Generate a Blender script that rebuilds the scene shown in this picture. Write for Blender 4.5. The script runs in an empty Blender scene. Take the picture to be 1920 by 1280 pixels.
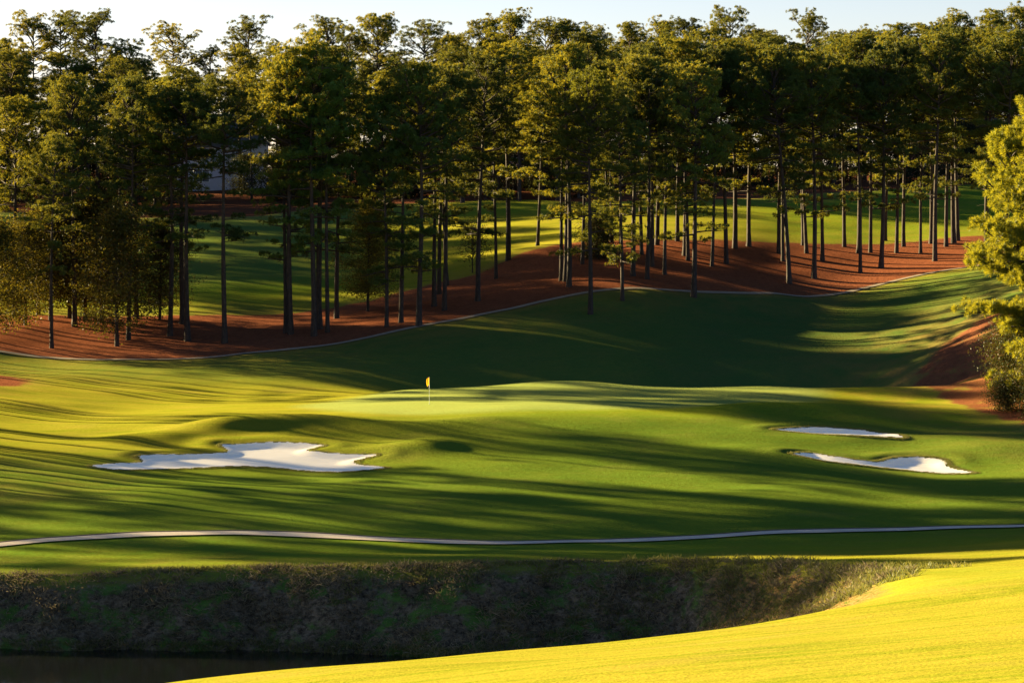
import bpy, math, random
import numpy as np
from mathutils import Vector, Matrix
R = math.radians
PI = math.pi
scene = bpy.context.scene
COL = scene.collection
rng = np.random.default_rng(11)
random.seed(5)

# ------------------------------------------------------------------ camera
CZ = 22.0                     # eye height above the datum (the creek lies near 1.3 m)
FPX = 5333.3                  # focal length in photo pixels: 100 mm on 36 mm
PITCH = -math.atan(190 / FPX)
cam_d = bpy.data.cameras.new('camera'); cam = bpy.data.objects.new('camera', cam_d); COL.objects.link(cam)
cam_d.lens = 100; cam_d.sensor_width = 36; cam_d.clip_start = 0.5; cam_d.clip_end = 9000
cam.location = (0, 0, CZ); cam.rotation_euler = (PI / 2 + PITCH, 0, 0)
scene.camera = cam
CP, SP = math.cos(PITCH), math.sin(PITCH)

def at(u, v, D):
    """world point at depth y = D seen at photo pixel (u, v)"""
    cx = (u - 960) / FPX; cy = (640 - v) / FPX
    dy = CP - cy * SP; dz = SP + cy * CP
    return (cx / dy * D, D, CZ + dz / dy * D)

# ------------------------------------------------------------------ terrain height
CTRL = []
def colm(u, *vd):
    for v, d in vd: CTRL.append(at(u, v, d))
def wp(*pts):
    for x, y, z in pts: CTRL.append((x, y, CZ + z))
colm(1920, (1280, 60), (1180, 80), (1095, 105), (1050, 130), (1004, 160), (986, 170), (930, 187), (870, 206), (800, 225), (752, 238), (700, 250), (640, 264), (585, 285), (505, 320))
colm(1500, (1280, 67), (1210, 85), (1163, 102), (1100, 122), (1040, 152), (1001, 169), (930, 187), (885, 200))
colm(960, (1280, 76), (1230, 95), (1130, 122), (1052, 152), (1020, 166), (935, 186), (872, 203), (805, 221), (770, 230), (744, 247), (726, 264))
colm(480, (1283, 90), (1160, 122), (1062, 151), (1000, 170), (940, 184), (882, 203))
colm(0, (1082, 150), (1022, 166), (960, 179), (900, 193), (850, 207), (800, 224), (750, 247), (705, 275), (674, 298))
colm(250, (1005, 168), (940, 183), (882, 201), (825, 216), (790, 229), (770, 246), (748, 262), (705, 284), (677, 299))
colm(420, (800, 221), (768, 240), (757, 258), (735, 270), (700, 286), (668, 301))
colm(640, (800, 221), (768, 236), (752, 254), (738, 268), (705, 284), (642, 305))
colm(1200, (870, 203), (800, 221), (768, 231), (742, 248), (730, 262), (700, 288), (620, 305), (547, 320))
colm(1500, (738, 262), (700, 291), (650, 303), (600, 317), (553, 329))
colm(1560, (758, 238))
colm(1750, (890, 203), (800, 226), (752, 242), (732, 256), (700, 277), (650, 291), (600, 305), (550, 320), (514, 333))
colm(0, (660, 302), (590, 330), (520, 358), (460, 387), (400, 422), (372, 460))
colm(250, (592, 330), (530, 355), (460, 385), (412, 415), (382, 450))
colm(480, (660, 302), (588, 330), (530, 352), (460, 380), (407, 412), (380, 450))
colm(640, (575, 334), (500, 362), (440, 388), (398, 415))
colm(780, (612, 309), (540, 340))
colm(900, (590, 312), (512, 345), (470, 361), (430, 381), (400, 405), (370, 440))
colm(1000, (570, 316), (466, 350), (430, 373), (398, 402), (370, 440))
colm(1100, (551, 320), (455, 352), (395, 395), (365, 440))
colm(1300, (547, 323), (450, 354), (415, 374), (378, 405), (350, 450))
colm(1450, (549, 326), (455, 357), (420, 376), (375, 408))
colm(1600, (545, 331), (458, 360), (420, 379), (365, 415))
colm(1800, (503, 336), (445, 365), (400, 391), (350, 425))
colm(1950, (480, 341), (420, 376), (347, 430))
for u in (-300, 300, 960, 1600, 2200): colm(u, (338, 520), (322, 640), (316, 800))
wp((0, 0, -2.6), (-40, 0, -3), (40, 0, -1.5), (0, -60, 1), (-60, -60, -2), (60, -60, 3), (2, 32, -6.6), (-16, 60, -13), (-16, 88, -16.3), (-45, 60, -16),
   (-60, 90, -18), (-55, 120, -18), (30, 32, -4.4), (-22, 32, -9), (45, 80, -7.5), (50, 120, -12), (60, 160, -14), (70, 200, -9.5), (90, 250, -3),
   (100, 320, 3), (130, 400, 9), (-70, 150, -16.5), (-75, 200, -13.2), (-75, 250, -9.5), (-85, 300, -8), (-90, 360, -2), (-110, 420, 3), (-160, 250, -4),
   (-160, 160, -12), (-160, 60, -16), (-170, 380, 4), (160, 120, -5), (170, 250, 6), (180, 380, 14), (-250, 520, 14), (250, 520, 20),
   (-4, 277, -16.0), (14, 279, -17.8), (24, 282, -18.8), (33, 280, -18.0), (42, 272, -15.2),
   (-600, 0, -10), (-600, 500, 12), (600, 0, 5), (600, 500, 25), (-600, 1300, 20), (600, 1300, 22), (0, 1300, 18), (-1500, 3000, 16), (1500, 3000, 16), (0, 3200, 16),
   (-1800, 0, 0), (1800, 0, 0), (-600, -500, 0), (600, -500, 6), (0, -500, 6))
CT = np.array(CTRL); CXY = CT[:, :2] / 100.0
def _phi(r2): return np.where(r2 > 1e-12, 0.5 * r2 * np.log(np.maximum(r2, 1e-12)), 0.0)
_n = len(CT)
_d = ((CXY[:, None, :] - CXY[None, :, :]) ** 2).sum(2)
A = np.zeros((_n + 3, _n + 3)); A[:_n, :_n] = _phi(_d) + np.eye(_n) * 3e-4
A[:_n, _n] = 1; A[:_n, _n + 1:] = CXY; A[_n, :_n] = 1; A[_n + 1:, :_n] = CXY.T
_sol = np.linalg.solve(A, np.concatenate([CT[:, 2], np.zeros(3)]))

def sstep(a, b, t):
    t = np.clip((t - a) / (b - a), 0, 1); return t * t * (3 - 2 * t)
_k = rng.normal(size=(14, 2)); _k /= np.linalg.norm(_k, axis=1)[:, None]
_w = np.geomspace(34, 5, 14); _p = rng.uniform(0, 6.28, 14)
MOUNDS = [  # pixel, depth, height, half-widths
    (575, 800, 221.5, 0.8, 4.6, 2.6), (420, 812, 220, .8, 4.0, 2.4), (760, 812, 220, .5, 4.6, 3.4), (800, 845, 211, .75, 3.2, 2.6), (300, 842, 216, .5, 4, 2.2),
    (900, 792, 224, .35, 5, 3), (1060, 728, 262, .45, 7, 4.5), (760, 748, 258, .35, 5, 4), (1400, 770, 232, .3, 4, 2.5), (1660, 742, 250, .6, 8, 4),
    (1850, 850, 212, .6, 5, 4), (1420, 845, 211, .35, 3, 3)]
MW = [(at(u, v, d)[0], d, h, sx, sy) for u, v, d, h, sx, sy in MOUNDS + [(1570, 770, 232.5, .85, 8, 2.6), (1640, 835, 218, .4, 7, 2.4), (1800, 830, 217, .3, 4, 3)]]

def poly_sd(P, x, y):
    """signed distance (positive inside) from points to polygon P"""
    P = np.asarray(P)[:, :2]; n = len(P)
    shp = x.shape; x = x.ravel(); y = y.ravel()
    d2 = np.full(x.shape, 1e18); ins = np.zeros(x.shape, bool)
    for i in range(n):
        ax, ay = P[i]; bx, by = P[(i + 1) % n]
        ex, ey = bx - ax, by - ay; L = ex * ex + ey * ey + 1e-12
        t = np.clip(((x - ax) * ex + (y - ay) * ey) / L, 0, 1)
        d2 = np.minimum(d2, (x - ax - t * ex) ** 2 + (y - ay - t * ey) ** 2)
        if abs(ey) > 1e-12:
            c = ((ay > y) != (by > y)) & (x < ex * (y - ay) / ey + ax); ins ^= c
    return (np.where(ins, 1, -1) * np.sqrt(d2)).reshape(shp)

def smooth_closed(P, n=10):
    P = [np.array(p, float) for p in P]; out = []; m = len(P)
    for i in range(m):
        p0, p1, p2, p3 = P[i - 1], P[i], P[(i + 1) % m], P[(i + 2) % m]
        for k in range(n):
            t = k / n
            out.append(0.5 * ((2 * p1) + (-p0 + p2) * t + (2 * p0 - 5 * p1 + 4 * p2 - p3) * t * t + (-p0 + 3 * p1 - 3 * p2 + p3) * t ** 3))
    return np.array(out)

BUNKERS = []
def gully(x, y):
    c = np.clip(x - 5, 0, None)
    yf = 151.2 - 0.055 * np.clip(x + 25, 0, None) + 0.4 * np.sin(x * .35) + .25 * np.sin(x * .9 + 1) - c ** 2 * 0.085
    yn = 100 + 0.012 * np.clip(x, 0, None) ** 2
    a = sstep(0, 8.6, yf - y); b = sstep(0, 30, y - yn)
    return a * b * (1 - sstep(7.5, 18.5, x)), yf

def height(x, y, carve=True):
    x = np.asarray(x, float); y = np.asarray(y, float); shp = x.shape
    X = x.ravel() / 100; Y = y.ravel() / 100
    z = np.empty(X.shape)
    for s in range(0, len(X), 40000):
        xs, ys = X[s:s + 40000], Y[s:s + 40000]
        r2 = (xs[:, None] - CXY[None, :, 0]) ** 2 + (ys[:, None] - CXY[None, :, 1]) ** 2
        z[s:s + 40000] = _phi(r2) @ _sol[:_n] + _sol[_n] + _sol[_n + 1] * xs + _sol[_n + 2] * ys
    z = z.reshape(shp)
    near = sstep(40, 90, y) * (1 - sstep(480, 700, y))
    und = 0
    for k in range(14): und = und + np.sin((x * _k[k, 0] + y * _k[k, 1]) * 6.283 / _w[k] + _p[k]) * _w[k] * 0.0016
    grn = np.exp(-(((x - 3) / 20) ** 4 + ((y - 247) / 15) ** 4))
    z = z + und * near * (1 - .7 * grn)
    for mx, my, h, sx, sy in MW: z = z + h * np.exp(-((x - mx) / sx) ** 2 - ((y - my) / sy) ** 2)
    g, yf = gully(x, y)
    lump = np.sin(x * 1.9 + 1.1 * np.sin(y * 1.3)) * np.sin(y * 2.3 + x * .8) + .6 * np.sin(x * 3.7 - y * 2.9 + 1.7 * np.sin(x * .9)) + .8 * np.sin(x * .75 + y * .9 + 2)
    z = z - g * 4.6 + .13 * lump * sstep(.02, .3, g)
    if carve:
        for B in BUNKERS:
            m = (x > B[:, 0].min() - 4) & (x < B[:, 0].max() + 4) & (y > B[:, 1].min() - 4) & (y < B[:, 1].max() + 4)
            if m.any():
                sd = poly_sd(B, x[m], y[m])
                yb = (y[m] - B[:, 1].min()) / (B[:, 1].max() - B[:, 1].min())
                z[m] += -0.26 * sstep(-.05, 1.4, sd) * (0.3 + .8 * yb) + 0.16 * np.exp(-((sd + 1.2) / 1.0) ** 2) * sstep(.2, .7, yb)
    return z

_Ds = np.arange(55, 900, 0.4)
def hit(u, v, dmin=55):
    """first terrain point met by the sight line"""
    D = _Ds[_Ds >= dmin]
    p = at(u, v, 1.0); x = p[0] * D; z = CZ + (p[2] - CZ) * D
    h = height(x, D)
    k = np.where(z <= h)[0]
    i = k[0] if len(k) else int(np.argmin(z - h))
    return float(x[i]), float(D[i]), float(h[i])
def hz(x, y): return float(height(np.array([x]), np.array([y]))[0])

NEWB = []
def bunker(pts):
    q = []
    for u, v, d in pts:
        p = hit(u, v, d - 14); q.append(p[:2] if abs(p[1] - d) < 9 else at(u, v, d)[:2])
    NEWB.append(smooth_closed(q, 8))
bunker([(172, 875, 203.2), (215, 869, 205.2), (262, 867, 206.4), (256, 858, 209), (300, 853, 210.8), (360, 852, 211.4), (424, 850, 212), (413, 837, 216), (450, 833, 217.4),
        (520, 831, 218), (606, 836, 216.8), (582, 847, 213), (640, 852, 211), (708, 855, 209.8), (664, 868, 206.4), (723, 877, 204), (650, 885, 201.6), (590, 885, 201.5),
        (520, 879, 202.2), (450, 876, 202.7), (390, 878, 202.3), (300, 880, 202), (215, 881, 201.8)])
bunker([(1452, 806, 224.6), (1520, 803, 226.6), (1580, 805, 226.2), (1640, 811, 225), (1696, 820, 222.4), (1650, 821, 221.6), (1570, 816, 222), (1500, 812, 222.8)])
bunker([(1486, 853, 212), (1520, 851, 213), (1572, 858, 212), (1640, 867, 210.6), (1664, 864, 211.6), (1684, 860, 212.4), (1730, 860, 212), (1768, 866, 210), (1782, 877, 207.4),
        (1826, 887, 205), (1780, 889, 203.6), (1700, 882, 204.6), (1640, 876, 205.6), (1560, 868, 207.8), (1512, 860, 209.8)])

BUNKERS.extend(NEWB)

# ------------------------------------------------------------------ node helpers
def mat(name):
    m = bpy.data.materials.new(name); m.use_nodes = True; nt = m.node_tree; nt.nodes.clear()
    out = nt.nodes.new('ShaderNodeOutputMaterial'); return m, nt, out
class N:
    def __init__(s, nt): s.nt = nt; s._pos = None
    def n(s, t, **kw):
        nd = s.nt.nodes.new('ShaderNode' + t)
        for k, v in kw.items():
            if k.startswith('i_'):
                key = k[2:]; key = int(key) if key.isdigit() else key.replace('_', ' ')
                s.set(nd.inputs[key], v)
            else: setattr(nd, k, v)
        return nd
    def set(s, inp, v):
        if isinstance(v, bpy.types.NodeSocket): s.nt.links.new(v, inp)
        else:
            if isinstance(v, tuple) and len(v) == 3 and inp.type == 'RGBA': v = (*v, 1)
            inp.default_value = v
    def pos(s):
        if s._pos is None: s._pos = s.n('NewGeometry').outputs['Position']
        return s._pos
    def noise(s, scale, detail=3, rough=.55, vec=None, col=False):
        nd = s.n('TexNoise', i_Scale=scale, i_Detail=detail, i_Roughness=rough); s.set(nd.inputs['Vector'], vec or s.pos())
        return nd.outputs['Color' if col else 'Fac']
    def mapv(s, sc, vec=None, rot=(0, 0, 0)):
        nd = s.n('Mapping'); s.set(nd.inputs['Vector'], vec or s.pos()); nd.inputs['Scale'].default_value = sc; nd.inputs['Rotation'].default_value = rot
        return nd.outputs[0]
    def math(s, op, a, b=0.0, c=None, clamp=False):
        nd = s.n('Math', operation=op, use_clamp=clamp); s.set(nd.inputs[0], a); s.set(nd.inputs[1], b)
        if c is not None: s.set(nd.inputs[2], c)
        return nd.outputs[0]
    def vmath(s, op, a, b=None, scale=None):
        nd = s.n('VectorMath', operation=op); s.set(nd.inputs[0], a)
        if b is not None: s.set(nd.inputs[1], b)
        if scale is not None: s.set(nd.inputs['Scale'], scale)
        return nd.outputs[0]
    def ramp(s, f, a, b):
        nd = s.n('MapRange', interpolation_type='SMOOTHSTEP'); s.set(nd.inputs[0], f); nd.inputs[1].default_value = a; nd.inputs[2].default_value = b
        return nd.outputs[0]
    def mix(s, f, a, b, blend='MIX'):
        nd = s.n('Mix', data_type='RGBA', blend_type=blend); s.set(nd.inputs[0], f); s.set(nd.inputs[6], a); s.set(nd.inputs[7], b)
        return nd.outputs[2]
    def attr(s, name, out='Fac'): return s.n('Attribute', attribute_name=name).outputs[out]
    def link(s, a, b): s.nt.links.new(a, b)

# ------------------------------------------------------------------ materials
def ground_material():
    m, nt, out = mat('golf ground'); k = N(nt)
    gn = k.n('NewGeometry'); k._pos = gn.outputs['Position']; Nrm = gn.outputs['Normal']
    n_big = k.noise(.045, 3); n_mid = k.noise(.35, 4, .6); n_fine = k.noise(3.2, 4, .7)
    n_tuft = k.noise(9.0, 3, .7)
    n_str = k.noise(1.0, 4, .6, k.mapv((.5, 2.2, 1), rot=(0, 0, R(-14))))
    # mown grass
    g = k.mix(k.ramp(n_big, .35, .65), (.045, .145, .024), (.070, .165, .020))
    g = k.mix(k.math('MULTIPLY', k.ramp(n_mid, .42, .75), .55), g, (.085, .12, .028))
    g = k.mix(k.math('MULTIPLY', k.ramp(n_str, .45, .75), .35), g, (.045, .095, .02))
    g = k.mix(k.math('MULTIPLY', k.ramp(n_fine, .5, .8), .4), g, (.035, .075, .018))
    g = k.mix(k.math('MULTIPLY', k.attr('front'), .8), g, k.mix(n_str, (.044, .110, .022), (.078, .132, .024)))
    grain = k.math('MULTIPLY', k.ramp(k.noise(1.0, 5, .75, k.mapv((2.2, 5.5, 2), rot=(0, 0, R(-20)))), .40, .68), .42)
    g = k.mix(grain, g, k.mix(1.0, g, (.50, .58, .55), 'MULTIPLY'))
    patch = k.math('MULTIPLY', k.ramp(k.noise(.16, 5, .7), .50, .66), .38); g = k.mix(patch, g, (.115, .125, .040))
    hollow_shade = k.attr('hollow_shade')
    g = k.mix(k.math('MULTIPLY', hollow_shade, .65), g, (.040, .085, .042))  # shade of the hillside and left far fairway painted into the grass
    # dormant gold turf
    dry = k.math('MULTIPLY', k.attr('dry'), k.ramp(k.math('ADD', k.math('MULTIPLY', n_mid, .5), k.math('MULTIPLY', k.noise(.12, 3), .5)), .32, .66))
    g = k.mix(dry, g, (.20, .135, .05))
    # sunlit yellow painted into the near fairway, left slope and far band
    yel = k.attr('sunlit_turf')
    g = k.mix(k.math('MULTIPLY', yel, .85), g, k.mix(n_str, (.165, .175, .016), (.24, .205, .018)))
    # long grain streaks of the near turf
    lon = k.noise(1.0, 4, .6, k.mapv((.10, 1.0, 1), rot=(0, 0, R(9)))); lon2 = k.noise(1.0, 3, .6, k.mapv((.5, 4.5, 1), rot=(0, 0, R(4))))
    streak = k.math('ADD', k.math('MULTIPLY', lon, .6), k.math('MULTIPLY', lon2, .4))
    # putting surface
    pg = k.ramp(k.math('ADD', k.attr('green_sd'), k.math('MULTIPLY', k.math('SUBTRACT', n_mid, .5), 1.0)), -1.8, 1.8)
    g = k.mix(k.math('MULTIPLY', pg, .7), g, k.mix(n_mid, (.07, .19, .075), (.09, .21, .08)))
    # rims of bunkers: browner and coarser
    rim = k.math('MULTIPLY', k.ramp(k.attr('rim'), .1, .9), k.ramp(n_fine, .35, .7))
    g = k.mix(k.math('MULTIPLY', rim, .35), g, (.16, .13, .05))
    # pine straw
    edge = k.math('ADD', k.math('MULTIPLY', k.math('SUBTRACT', n_mid, .5), 3.2), k.math('MULTIPLY', k.math('SUBTRACT', n_fine, .5), 1.6))
    ssd = k.math('ADD', k.attr('straw_sd'), edge)
    straw_f = k.ramp(ssd, -.5, .6)
    halo = k.math('MULTIPLY', k.ramp(ssd, -3.0, .3), .6)
    st = k.mix(n_fine, (.080, .030, .019), (.31, .115, .060))
    st = k.mix(k.ramp(k.noise(1.2, 4, .7), .45, .7), st, (.14, .052, .030))
    st = k.mix(k.math('MULTIPLY', k.ramp(k.noise(18, 2), .55, .75), .6), st, (.32, .16, .085))
    g = k.mix(halo, g, (.20, .14, .055))
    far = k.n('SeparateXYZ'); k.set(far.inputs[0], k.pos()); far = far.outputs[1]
    st = k.mix(k.math('MULTIPLY', k.ramp(far, 395, 415), .6), st, (.05, .028, .018))  # straw beyond the far fairway painted darker in place of shade
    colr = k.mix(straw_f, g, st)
    # creek bank: dead grass, bare soil, weeds
    bsd = k.math('ADD', k.attr('bank_sd'), k.math('MULTIPLY', edge, .45))
    bank_f = k.ramp(bsd, -.35, .35)
    bk = k.mix(k.ramp(n_fine, .3, .72), (.030, .026, .020), (.22, .18, .13))
    bk = k.mix(k.ramp(k.math('ADD', k.noise(.55, 4, .65), k.math('MULTIPLY', k.attr('bank_end'), .07)), .49, .62), bk, (.075, .16, .035))
    bk = k.mix(k.math('MULTIPLY', k.ramp(k.noise(6, 4, .75, k.mapv((1, 1, 3))), .58, .74), .7), bk, (.50, .40, .30))
    bk = k.mix(k.math('MULTIPLY', k.ramp(k.noise(.4, 3, .6), .45, .62), .65), bk, k.mix(1.0, bk, (.38, .40, .36), 'MULTIPLY'))
    warm = k.ramp(k.attr('bank_end'), .2, .8)
    bk = k.mix(k.math('MULTIPLY', warm, .8), bk, k.mix(k.ramp(n_fine, .35, .65), (.09, .12, .025), (.36, .21, .09)))  # warm sunlit tone painted over the brown and green bank end
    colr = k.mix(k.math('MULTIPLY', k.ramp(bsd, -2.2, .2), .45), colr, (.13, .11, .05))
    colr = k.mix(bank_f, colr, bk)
    # blade normals: turf is a carpet of upright blades, so low sun catches it
    rnd = k.noise(13.0, 2, .8, col=True)
    rv = k.vmath('SUBTRACT', rnd, (.5, .5, .5)); rv = k.vmath('MULTIPLY', rv, (4.2, 4.2, .6))
    nA = k.vmath('NORMALIZE', k.vmath('ADD', Nrm, k.vmath('SCALE', rv, scale=.75)))
    # second layer tilted toward the sun, its colour painted sunlit to imitate backlit blades
    nB = k.vmath('NORMALIZE', k.vmath('ADD', k.vmath('ADD', k.vmath('SCALE', rv, scale=.38), (-.60, .38, 0)), k.vmath('SCALE', Nrm, scale=.85)))
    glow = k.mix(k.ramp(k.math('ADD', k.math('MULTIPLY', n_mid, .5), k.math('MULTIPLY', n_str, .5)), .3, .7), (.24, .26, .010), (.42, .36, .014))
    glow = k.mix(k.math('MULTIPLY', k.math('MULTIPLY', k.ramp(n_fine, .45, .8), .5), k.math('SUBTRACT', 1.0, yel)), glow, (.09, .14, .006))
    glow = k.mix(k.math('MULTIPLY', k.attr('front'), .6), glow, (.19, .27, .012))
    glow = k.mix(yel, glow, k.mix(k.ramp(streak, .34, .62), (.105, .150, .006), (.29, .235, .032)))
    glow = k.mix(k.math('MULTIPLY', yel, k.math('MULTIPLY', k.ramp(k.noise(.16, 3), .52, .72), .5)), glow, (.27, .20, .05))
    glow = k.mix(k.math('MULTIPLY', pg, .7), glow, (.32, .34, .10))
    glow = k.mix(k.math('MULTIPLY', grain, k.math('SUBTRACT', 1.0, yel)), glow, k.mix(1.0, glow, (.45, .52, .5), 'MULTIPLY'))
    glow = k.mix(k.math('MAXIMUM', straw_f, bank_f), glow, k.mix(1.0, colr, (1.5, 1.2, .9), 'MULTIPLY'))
    glow = k.mix(k.math('MULTIPLY', dry, .5), glow, (.32, .21, .05))
    hgt = k.math('ADD', k.math('MULTIPLY', n_fine, .6), k.math('MULTIPLY', n_tuft, .4))
    rough_f = k.math('MAXIMUM', straw_f, k.math('MAXIMUM', bank_f, k.math('MULTIPLY', k.attr('rim'), .8)))
    bmp = k.n('Bump', i_Distance=.22); k.set(bmp.inputs['Strength'], k.math('ADD', .12, k.math('MULTIPLY', rough_f, .8))); k.set(bmp.inputs['Height'], hgt)
    k.set(bmp.inputs['Normal'], nA)
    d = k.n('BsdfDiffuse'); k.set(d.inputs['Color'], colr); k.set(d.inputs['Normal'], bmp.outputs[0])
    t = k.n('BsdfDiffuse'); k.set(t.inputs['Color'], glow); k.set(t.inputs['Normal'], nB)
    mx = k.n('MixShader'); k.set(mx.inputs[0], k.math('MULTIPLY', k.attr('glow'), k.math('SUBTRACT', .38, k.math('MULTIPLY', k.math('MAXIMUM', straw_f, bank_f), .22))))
    k.link(d.outputs[0], mx.inputs[1]); k.link(t.outputs[0], mx.inputs[2]); k.link(mx.outputs[0], out.inputs[0])
    return m

def sand_material():
    m, nt, out = mat('bunker sand'); k = N(nt)
    a = k.noise(1.2, 3); b = k.noise(14, 3, .7); w = k.noise(2.4, 2, .5, k.mapv((.35, 1.8, 1), rot=(0, 0, R(20))))
    c = k.mix(a, (.94, .89, .82), (.97, .93, .87)); c = k.mix(k.math('MULTIPLY', b, .25), c, (.80, .73, .66))
    bm = k.n('Bump', i_Distance=.06, i_Strength=.35); k.set(bm.inputs['Height'], k.math('ADD', w, k.math('MULTIPLY', b, .25)))
    d = k.n('BsdfDiffuse', i_Roughness=.6); k.set(d.inputs['Color'], c); k.link(bm.outputs[0], d.inputs['Normal']); k.link(d.outputs[0], out.inputs[0])
    return m

def path_material():
    m, nt, out = mat('cart path concrete'); k = N(nt)
    c = k.mix(k.noise(.6, 4), (.36, .30, .24), (.60, .53, .45)); c = k.mix(k.math('MULTIPLY', k.ramp(k.noise(7, 4, .7), .5, .75), .5), c, (.25, .20, .15))
    bm = k.n('Bump', i_Distance=.03, i_Strength=.4); k.set(bm.inputs['Height'], k.noise(12, 4))
    d = k.n('BsdfPrincipled', i_Roughness=.85); k.set(d.inputs['Base Color'], c); k.link(bm.outputs[0], d.inputs['Normal']); k.link(d.outputs[0], out.inputs[0])
    return m

def leaf_material(name, dark, light, back, trans=.42, redden=None):
    m, nt, out = mat(name); k = N(nt)
    oi = k.n('ObjectInfo').outputs['Random']; tc = k.n('TexCoord').outputs['Object']
    f = k.math('ADD', k.math('MULTIPLY', k.attr('tint'), .75), k.math('MULTIPLY', oi, .35), clamp=True)
    c = k.mix(f, dark, light)
    big = k.noise(.22, 2, vec=tc)
    c = k.mix(k.math('MULTIPLY', k.ramp(big, .48, .68), .45), c, tuple(x * 1.35 for x in light))
    if redden: c = k.mix(k.ramp(k.attr('tint'), .82, .97), c, redden)
    hsv = k.n('HueSaturation'); k.set(hsv.inputs['Color'], c); k.set(hsv.inputs['Hue'], k.math('ADD', .488, k.math('MULTIPLY', oi, .024))); k.set(hsv.inputs['Value'], k.math('ADD', .75, k.math('MULTIPLY', oi, .5)))
    c = hsv.outputs[0]
    d = k.n('BsdfDiffuse'); k.set(d.inputs['Color'], c)
    t = k.n('BsdfTranslucent'); k.set(t.inputs['Color'], k.mix(k.math('ADD', .25, k.math('MULTIPLY', k.math('POWER', oi, 1.3), .55)), c, back))
    g = k.n('BsdfGlossy', i_Roughness=.45, i_Color=(.8, .8, .8))
    mx = k.n('MixShader', i_Fac=trans); k.link(d.outputs[0], mx.inputs[1]); k.link(t.outputs[0], mx.inputs[2])
    m2 = k.n('MixShader', i_Fac=.018); k.link(mx.outputs[0], m2.inputs[1]); k.link(g.outputs[0], m2.inputs[2]); k.link(m2.outputs[0], out.inputs[0])
    return m

def bark_material(name, a, b):
    m, nt, out = mat(name); k = N(nt)
    tc = k.n('TexCoord').outputs['Object']
    n1 = k.noise(6, 4, .7, k.mapv((1, 1, .22), tc)); n2 = k.noise(1.0, 3, .6, tc)
    c = k.mix(k.ramp(n1, .3, .7), a, b); c = k.mix(k.math('MULTIPLY', k.ramp(n2, .5, .7), .4), c, tuple(x * 1.6 for x in b))
    bm = k.n('Bump', i_Distance=.08, i_Strength=.9); k.set(bm.inputs['Height'], n1)
    d = k.n('BsdfPrincipled', i_Roughness=.9); k.set(d.inputs['Base Color'], c); k.link(bm.outputs[0], d.inputs['Normal']); k.link(d.outputs[0], out.inputs[0])
    return m

def plain(name, col, rough=.7, var=.15, scale=4, metal=0, trans=0):
    m, nt, out = mat(name); k = N(nt)
    c = k.mix(k.noise(scale, 4), tuple(x * (1 - var) for x in col), tuple(min(1, x * (1 + var)) for x in col))
    d = k.n('BsdfPrincipled', i_Roughness=rough, i_Metallic=metal); k.set(d.inputs['Base Color'], c)
    if trans:
        t = k.n('BsdfTranslucent'); k.set(t.inputs['Color'], c); mx = k.n('MixShader', i_Fac=trans); k.link(d.outputs[0], mx.inputs[1]); k.link(t.outputs[0], mx.inputs[2]); k.link(mx.outputs[0], out.inputs[0])
    else: k.link(d.outputs[0], out.inputs[0])
    return m

M = {}
M['ground'] = ground_material(); M['sand'] = sand_material(); M['path'] = path_material()
M['pine'] = leaf_material('pine needles', (.014, .052, .022), (.042, .105, .024), (.50, .37, .014), .34)
M['pine_sunlit'] = leaf_material('sunny pine needles', (.026, .070, .018), (.08, .125, .018), (.66, .54, .016), .42)  # sunlit copy of the pine needles, golden light put into the colour
M['broad'] = leaf_material('broad leaves', (.018, .034, .010), (.055, .065, .012), (.30, .22, .012), .38, (.14, .07, .018))
M['broadshrub'] = leaf_material('shrub leaves', (.012, .028, .010), (.04, .05, .013), (.14, .11, .012), .25, (.12, .05, .02))
M['under'] = leaf_material('shaded undergrowth leaves', (.010, .018, .008), (.03, .04, .012), (.06, .05, .01), .25)
M['weed'] = leaf_material('bank weeds', (.05, .075, .02), (.13, .14, .035), (.22, .2, .04), .4, (.26, .19, .10))
M['deadgrass'] = leaf_material('dead grass', (.04, .034, .026), (.24, .20, .12), (.3, .24, .13), .3)
M['bark'] = bark_material('pine bark', (.013, .010, .011), (.055, .038, .032))
M['palebark'] = bark_material('pale bark', (.06, .05, .048), (.20, .165, .145))
M['upper_path'] = plain('dull tan path', (.24, .19, .14), .9, .3, 1.5)  # duller and darker than the lower path
M['kerb'] = plain('kerb edge', (.07, .05, .04), .9, .3)
M['stucco'] = plain('pale stucco', (.62, .60, .68), .8, .06, 2)
M['brick'] = plain('pinkish brick', (.34, .20, .16), .85, .25, 12)
M['slate'] = plain('grey slate roof', (.06, .06, .07), .6, .3, 5)
M['white'] = plain('white trim', (.8, .78, .76), .5, .03)
M['glass'] = plain('dark window glass', (.10, .13, .18), .08, .1)
M['flag'] = plain('yellow flag cloth', (.80, .42, .02), .7, .1, 20, 0, .45)
M['pole'] = plain('white fibreglass pole', (.80, .84, .86), .35, .02)
M['cup'] = plain('white cup liner', (.7, .7, .7), .5, .02)

def water_material():
    m, nt, out = mat('creek water'); k = N(nt)
    bm = k.n('Bump', i_Distance=.02, i_Strength=.25); k.set(bm.inputs['Height'], k.noise(2.2, 3, .5, k.mapv((1, 2.5, 1))))
    d = k.n('BsdfPrincipled', i_Roughness=.06); d.inputs['Base Color'].default_value = (.006, .007, .006, 1); d.inputs['IOR'].default_value = 1.33
    k.link(bm.outputs[0], d.inputs['Normal']); k.link(d.outputs[0], out.inputs[0]); return m
M['water'] = water_material()

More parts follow.
